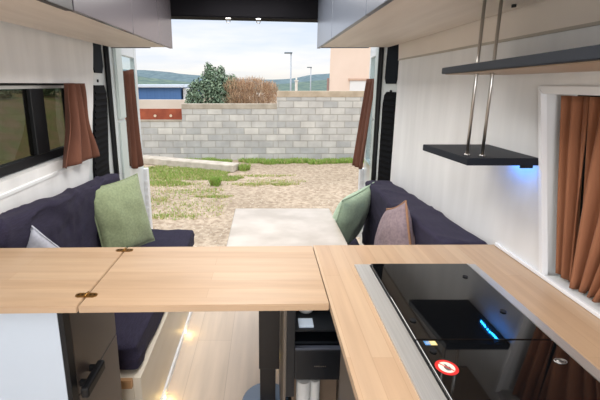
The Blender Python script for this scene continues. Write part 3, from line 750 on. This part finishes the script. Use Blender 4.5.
# concrete block walls
def blocknodes(t, b):
    n = t.nodes.new; l = t.links.new
    tcn = n('ShaderNodeTexCoord'); mpn = n('ShaderNodeMapping'); mpn.inputs['Rotation'].default_value = (PI / 2, 0, 0)
    l(tcn.outputs['Object'], mpn.inputs[0])
    br = n('ShaderNodeTexBrick'); l(mpn.outputs[0], br.inputs[0])
    br.inputs['Color1'].default_value = rgb(206, 203, 196); br.inputs['Color2'].default_value = rgb(176, 176, 174); br.inputs['Mortar'].default_value = rgb(176, 172, 164)
    br.inputs['Scale'].default_value = 1; br.inputs['Mortar Size'].default_value = .012; br.inputs['Mortar Smooth'].default_value = .4
    br.inputs['Brick Width'].default_value = .38; br.inputs['Row Height'].default_value = .172
    nz = n('ShaderNodeTexNoise'); nz.inputs['Scale'].default_value = 3; nz.inputs['Detail'].default_value = 8; l(tcn.outputs['Object'], nz.inputs['Vector'])
    r = n('ShaderNodeValToRGB'); l(nz.outputs['Fac'], r.inputs[0]); r.color_ramp.elements[0].position = .3; r.color_ramp.elements[1].position = .7
    r.color_ramp.elements[0].color = (.82, .81, .8, 1); r.color_ramp.elements[1].color = (1.1, 1.1, 1.08, 1)
    mx = n('ShaderNodeMix'); mx.data_type = 'RGBA'; mx.blend_type = 'MULTIPLY'; mx.inputs[0].default_value = 1
    l(br.outputs[0], mx.inputs[6]); l(r.outputs[0], mx.inputs[7]); l(mx.outputs[2], b.inputs['Base Color']); b.inputs['Roughness'].default_value = .95
    bp = n('ShaderNodeBump'); bp.invert = True; bp.inputs['Strength'].default_value = .7; bp.inputs['Distance'].default_value = .02; l(br.outputs['Fac'], bp.inputs['Height']); l(bp.outputs[0], b.inputs['Normal'])
M_block = wmat('concrete_blocks', blocknodes)
M_cap = mat('mortar_cap', rgb(160, 150, 134), .95, col2=rgb(184, 174, 158), ns=4)
M_cap2 = mat('brownish_mortar_cap', rgb(172, 156, 134), .95, col2=rgb(194, 178, 156), ns=4)
def bwall(lab, x0, x1, z1, capz, y=9.4, cm=M_cap):
    root = thing('block_wall', lab, 'wall', ((x0 + x1) / 2, y, GZ))
    b = MB(); b.box(x0, x1, y, y + .2, GZ, capz); b.build('block_courses', M_block, root)
    b = MB(); b.box(x0, x1, y - .01, y + .21, capz, z1, bev=.01); b.build('top_course', cm, root)
bwall('low left stretch of grey block wall below the rusty panel', -4.2, -2.152, .52, .47)
bwall('middle stretch of grey block wall under the bushes', -2.15, .308, .93, .80)
bwall('tall right stretch of pale block wall by the street lamps', .31, 8, 1.255, 1.1, cm=M_cap2)
# rusty fence panel above the low wall
root = thing('rusty_panel', 'rusty red metal panel on top of the low left wall', 'panel', (-4, 9.5, .52))
b = MB(); b.box(-4.2, -2.16, 9.46, 9.5, .521, .80, bev=.004); b.build('metal_sheet', mat('rusted_steel', rgb(138, 66, 44), .8, col2=rgb(164, 84, 56), ns=4), root)
for x in (-2.45, -2.86, -3.3):
    b = MB(); b.tube([(x, 9.459, .62), (x, 9.445, .62)], .035, n=14); b.build('round_pale_disc', mat('pale_beige', rgb(216, 196, 170), .6), root)  # pale round discs on the front of the sheet

# ------------------------------------------------------------------ background buildings
root = thing('warehouse', 'long blue warehouse with white roof edge beyond the wall', 'building', (-12, 22, GZ))
b = MB(); b.box(-18, -4.6, 20, 27, GZ, 1.25); b.build('blue_cladding', mat('blue_cladding', rgb(70, 108, 158), .6, col2=rgb(78, 116, 166), scale=(8, 1, .1), ns=3), root)
b = MB(); b.box(-18.2, -4.4, 19.8, 27.2, 1.25, 1.42, bev=.03); b.build('white_roof_edge', mat('white_roof', rgb(206, 216, 228), .6), root)
b = MB(); b.box(-4.5, -3.9, 20.2, 21.5, GZ, 1.2, bev=.02); b.build('white_annex', mat('pale_wall', rgb(214, 216, 214), .8), root)
b = MB(); b.box(-16, -3.0, 15, 15.3, GZ, .80); 
o = tag(b.build('cream_wall', mat('cream_render', rgb(205, 192, 178), .9, col2=rgb(214, 202, 190), ns=1), base=(-9, 15, GZ)), 'cream rendered boundary wall in front of the blue warehouse', 'wall')
root = thing('pink_house', 'pale pink rendered building rising behind the right wall', 'building', (5, 20, GZ))
b = MB(); b.prism([(3.48, 20, GZ), (9, 20, GZ), (10, 27, GZ), (5.0, 27, GZ)], (0, 0, 6.7)); b.build('rendered_wall', mat('pink_render', rgb(226, 204, 186), .85, col2=rgb(232, 211, 194), ns=.7), root)
b = MB(); b.box(4.58, 6.6, 19.95, 20.0, .3, 1.62, bev=.01)
sh = b.build('white_shutter', mat('white_shutter', rgb(226, 226, 224), .6), root)
b = MB(); b.box(4.5, 6.7, 19.9, 20.02, 1.62, 1.74, bev=.01); b.build('shutter_lintel', mat('dusty_pink_lintel', rgb(200, 170, 150), .8), root)
b = MB(); b.box(3.36, 3.46, 19.95, 20.1, GZ, 1.75, bev=.01); b.build('drain_pipe', mat('brown_pipe', rgb(150, 120, 110), .7), root)
b = MB(); b.prism([(3.4, 19.9, 6.16), (9.1, 19.9, 6.16), (10.1, 27.1, 6.16), (4.95, 27.1, 6.16)], (0, 0, .2), bev=.02); b.build('roof_edge', M_cap, root)

# hills
def hill(name, lab, y, pts, m, depth):
    b = MB(); n = 90; x0, x1 = pts[0][0], pts[-1][0]; rows = []
    for j, (f, dy) in enumerate(((0, -depth), (.55, -depth * .45), (.85, -depth * .15), (1, 0), (.6, depth * .6), (0, depth))):
        row = []
        for i in range(n + 1):
            x = x0 + (x1 - x0) * i / n
            for (xa, za), (xb, zb) in zip(pts, pts[1:]):
                if xa <= x <= xb: h = za + (zb - za) * (x - xa) / (xb - xa); break
            h += (.045 * h) * noise.noise(Vector((x * .12, j * .7, y))) + .03 * h * noise.noise(Vector((x * .5, j, y)))
            row.append(b.bm.verts.new((x, y + dy, GZ + (h - GZ) * f)))
        rows.append(row)
    for a, c in zip(rows, rows[1:]):
        for i in range(n): b.bm.faces.new([a[i], a[i + 1], c[i + 1], c[i]]).smooth = True
    return struct(b.build(name, m, base=(0, y, GZ)), lab, 'hill')
M_hill = mat('wooded_hill_far', rgb(72, 94, 102), .95, col2=rgb(98, 118, 122), scale=(.08, .08, .3), ns=4)  # bluish haze of distance is mixed into this base colour
M_hill2 = mat('wooded_hill_near', rgb(64, 88, 84), .95, col2=rgb(98, 116, 100), scale=(.12, .12, .5), ns=4)
hill('hill', 'long wooded ridge on the skyline, coloured blue-green for haze', 250, [(-260, 16), (-140, 14), (-88, 11), (-70, 10.2), (-57, 8.4), (-40, 7), (-20, 5), (5, 4.5), (18, 5.2), (30, 7.5), (45, 8.8), (70, 8.5), (140, 10), (260, 9)], M_hill, 60)
hill('hill', 'nearer green slope below the ridge on the skyline', 120, [(-120, 5.5), (-60, 4.6), (-42, 4.2), (-30, 2.6), (-18, 1.6), (0, 1.2), (8, 1.8), (16, 2.6), (24, 3.2), (60, 3.4), (120, 4)], M_hill2, 30)

# street lamps
def street_lamp(x, y, z, lab, h):
    root = thing('street_lamp', lab, 'street lamp', (x, y, GZ), 'street lamps behind the wall')
    b = MB(); b.tube([(x, y, GZ), (x, y, z)], [.055, .035], n=12); b.build('pole', mat('lamp_pole_grey', rgb(176, 184, 192), .5), root)
    b = MB(); b.box(x - h, x + .06, y - .09, y + .09, z, z + .07, bev=.02, seg=3); b.build('lamp_head', mat('lamp_head_grey', rgb(92, 108, 116), .5), root)
street_lamp(1.39, 20, 3.02, 'taller street lamp, left of the two, behind the block wall', .36)
street_lamp(3.70, 30, 2.72, 'shorter street lamp near the pink building', .32)
b = MB(); b.box(1.96, 2.12, 24, 24.2, GZ, 1.62, bev=.02); b.box(1.92, 2.16, 23.96, 24.24, 1.62, 1.68, bev=.01); b.tube([(2.04, 24.1, 1.68), (2.04, 24.1, 1.84)], .05, n=12)
tag(b.build('chimney', mat('white_chimney', rgb(228, 226, 218), .7), base=(2.04, 24.1, GZ)), 'small white chimney between the street lamps', 'chimney')

# bushes and trees
def bush(name, lab, cat, cx, cy, zb, lobes, n, mats, leaf, seed, stems, twig=False):
    r = random.Random(seed); root = thing(name, lab, cat, (cx, cy, GZ))
    b = MB()
    for _ in range(n):
        lx, lz, rx, rz, ry = r.choices(lobes, [l[2] * l[3] for l in lobes])[0]
        while True:
            p = Vector((r.uniform(-1, 1), r.uniform(-1, 1), r.uniform(-1, 1)))
            if .2 < p.length < 1: break
        if r.random() < .7: p = p.normalized() * r.uniform(.72, 1.08)
        c = Vector((lx + p.x * rx, cy + p.y * ry, lz + p.z * rz))
        if c.z < zb: continue
        d = (p + Vector((r.gauss(0, .6), r.gauss(0, .6), r.gauss(.3, .6)))).normalized()
        s = leaf * r.uniform(.6, 1.3); u = d.orthogonal().normalized(); u = Matrix.Rotation(r.uniform(0, 6.28), 3, d) @ u
        mi = b.mi(r.choice(mats))
        if twig:
            tip = c + (d * .5 + Vector((0, 0, .8))).normalized() * s * 3.2
            pts = [c - u * .004, c + u * .004, tip + u * .003, tip - u * .003]
        else:
            v = d.cross(u); pts = [c - u * s, c + v * s * .45, c + u * s, c - v * s * .45]
        f = b.bm.faces.new([b.bm.verts.new(q) for q in pts]); f.material_index = mi
    b.build('foliage', None, root)
    b = MB()
    for (sx, tx, tz) in stems:
        b.tube([(sx, cy, GZ), ((sx + tx) / 2 + .05, cy, (GZ + tz) / 2), (tx, cy + .05, tz)], [.035, .025, .01], n=8)
    b.build('stem', mat('bark', rgb(98, 80, 64), .9), root)
    return root
G = [mat('leaf_deep', rgb(80, 100, 78), .8), mat('leaf_mid', rgb(106, 128, 102), .8), mat('leaf_light', rgb(138, 158, 130), .8)]
D = [mat('dry_twig', rgb(190, 158, 128), .9), mat('dry_straw', rgb(214, 184, 150), .9), mat('dry_dark', rgb(164, 132, 106), .9)]
bush('green_bush', 'dense green bush behind the middle of the block wall', 'bush', -1.6, 10.6, -.2,
     [(-1.75, 1.15, .5, .45, .4), (-1.45, 1.45, .42, .42, .4), (-1.15, 1.2, .42, .5, .4), (-2.05, .95, .25, .3, .3), (-1.2, .9, .5, .5, .4), (-1.55, 1.72, .2, .22, .2), (-1.25, 1.72, .12, .24, .15), (-1.62, 1.85, .1, .2, .1), (-.95, 1.5, .16, .22, .2), (-2.0, 1.3, .14, .22, .15)],
     7000, G, .045, 5, [(-1.7, -1.75, 1.5), (-1.4, -1.35, 1.6), (-1.2, -1.0, 1.3)])
bush('dry_bush', 'dry brown leafless bush beside the green one', 'bush', -.3, 10.35, -.2,
     [(-.65, 1.05, .42, .45, .35), (-.2, 1.1, .45, .42, .35), (.12, .98, .25, .42, .3), (-.4, 1.35, .4, .2, .3), (-.5, .85, .5, .3, .3), (-.85, 1.3, .3, .25, .25), (.15, 1.2, .22, .25, .2), (-.8, .95, .35, .25, .3)],
     9000, D, .035, 6, [(-.6, -.65, 1.3), (-.25, -.2, 1.35), (.05, .1, 1.2)], twig=True)

# grassy bank and shrubs seen through the left side window
def bank():
    b = MB(); rows = []
    for j in range(25):
        y = -6 + j * 1.0; row = []
        for i, (x, z) in enumerate(((-5.5, GZ), (-6.2, -.1), (-7, .45), (-8.2, .9), (-10, 1.15), (-14, 1.3))):
            row.append(b.bm.verts.new((x + .25 * noise.noise(Vector((y, i, 0))), y, z + .12 * noise.noise(Vector((y * .8, i * 1.3, 4))) * (i > 0))))
        rows.append(row)
    for a, c in zip(rows, rows[1:]):
        for i in range(5): b.bm.faces.new([a[i], a[i + 1], c[i + 1], c[i]]).smooth = True
    return b.build('earth_bank', mat('earth_and_weeds', rgb(150, 128, 98), .95, col2=rgb(126, 128, 78), scale=(1, 1, 1.6), ns=1.6, det=8, p0=.42, p1=.6), base=(-8, 6, GZ))
struct(bank(), 'earth bank with weeds seen through the left window', 'bank')
r = random.Random(21)
labs = ['leafy shrub on the earth bank, seen far left through the window', 'leafy shrub on the earth bank, seen in the middle of the left window', 'leafy shrub on the earth bank, seen near the black window divider', 'leafy shrub on the bank, seen in the small right window pane']
for i, (x, y) in enumerate(((-9.6, 8.3), (-9.2, 10.2), (-9.6, 12.3), (-9.2, 14.6))):
    lb = [(x + r.uniform(-.5, .5), 1.35 + r.uniform(-.1, .3), .9, .55, .8) for _ in range(3)]
    bush('shrub', labs[i], 'shrub', x, y, 1.0, lb, 1500, G, .09, 40 + i, [(x, x, 1.4)])
for i, (x, y) in enumerate(((3.4, 1.2), (3.9, 3.4))):
    lb = [(x, .7, .6, .9, .8)]
    bush('shrub', ('shrub outside the right window, nearest the van', 'shrub outside the right window, further back')[i], 'shrub', x, y, -.5, lb, 1400, G, .07, 60 + i, [(x, x, .7)])
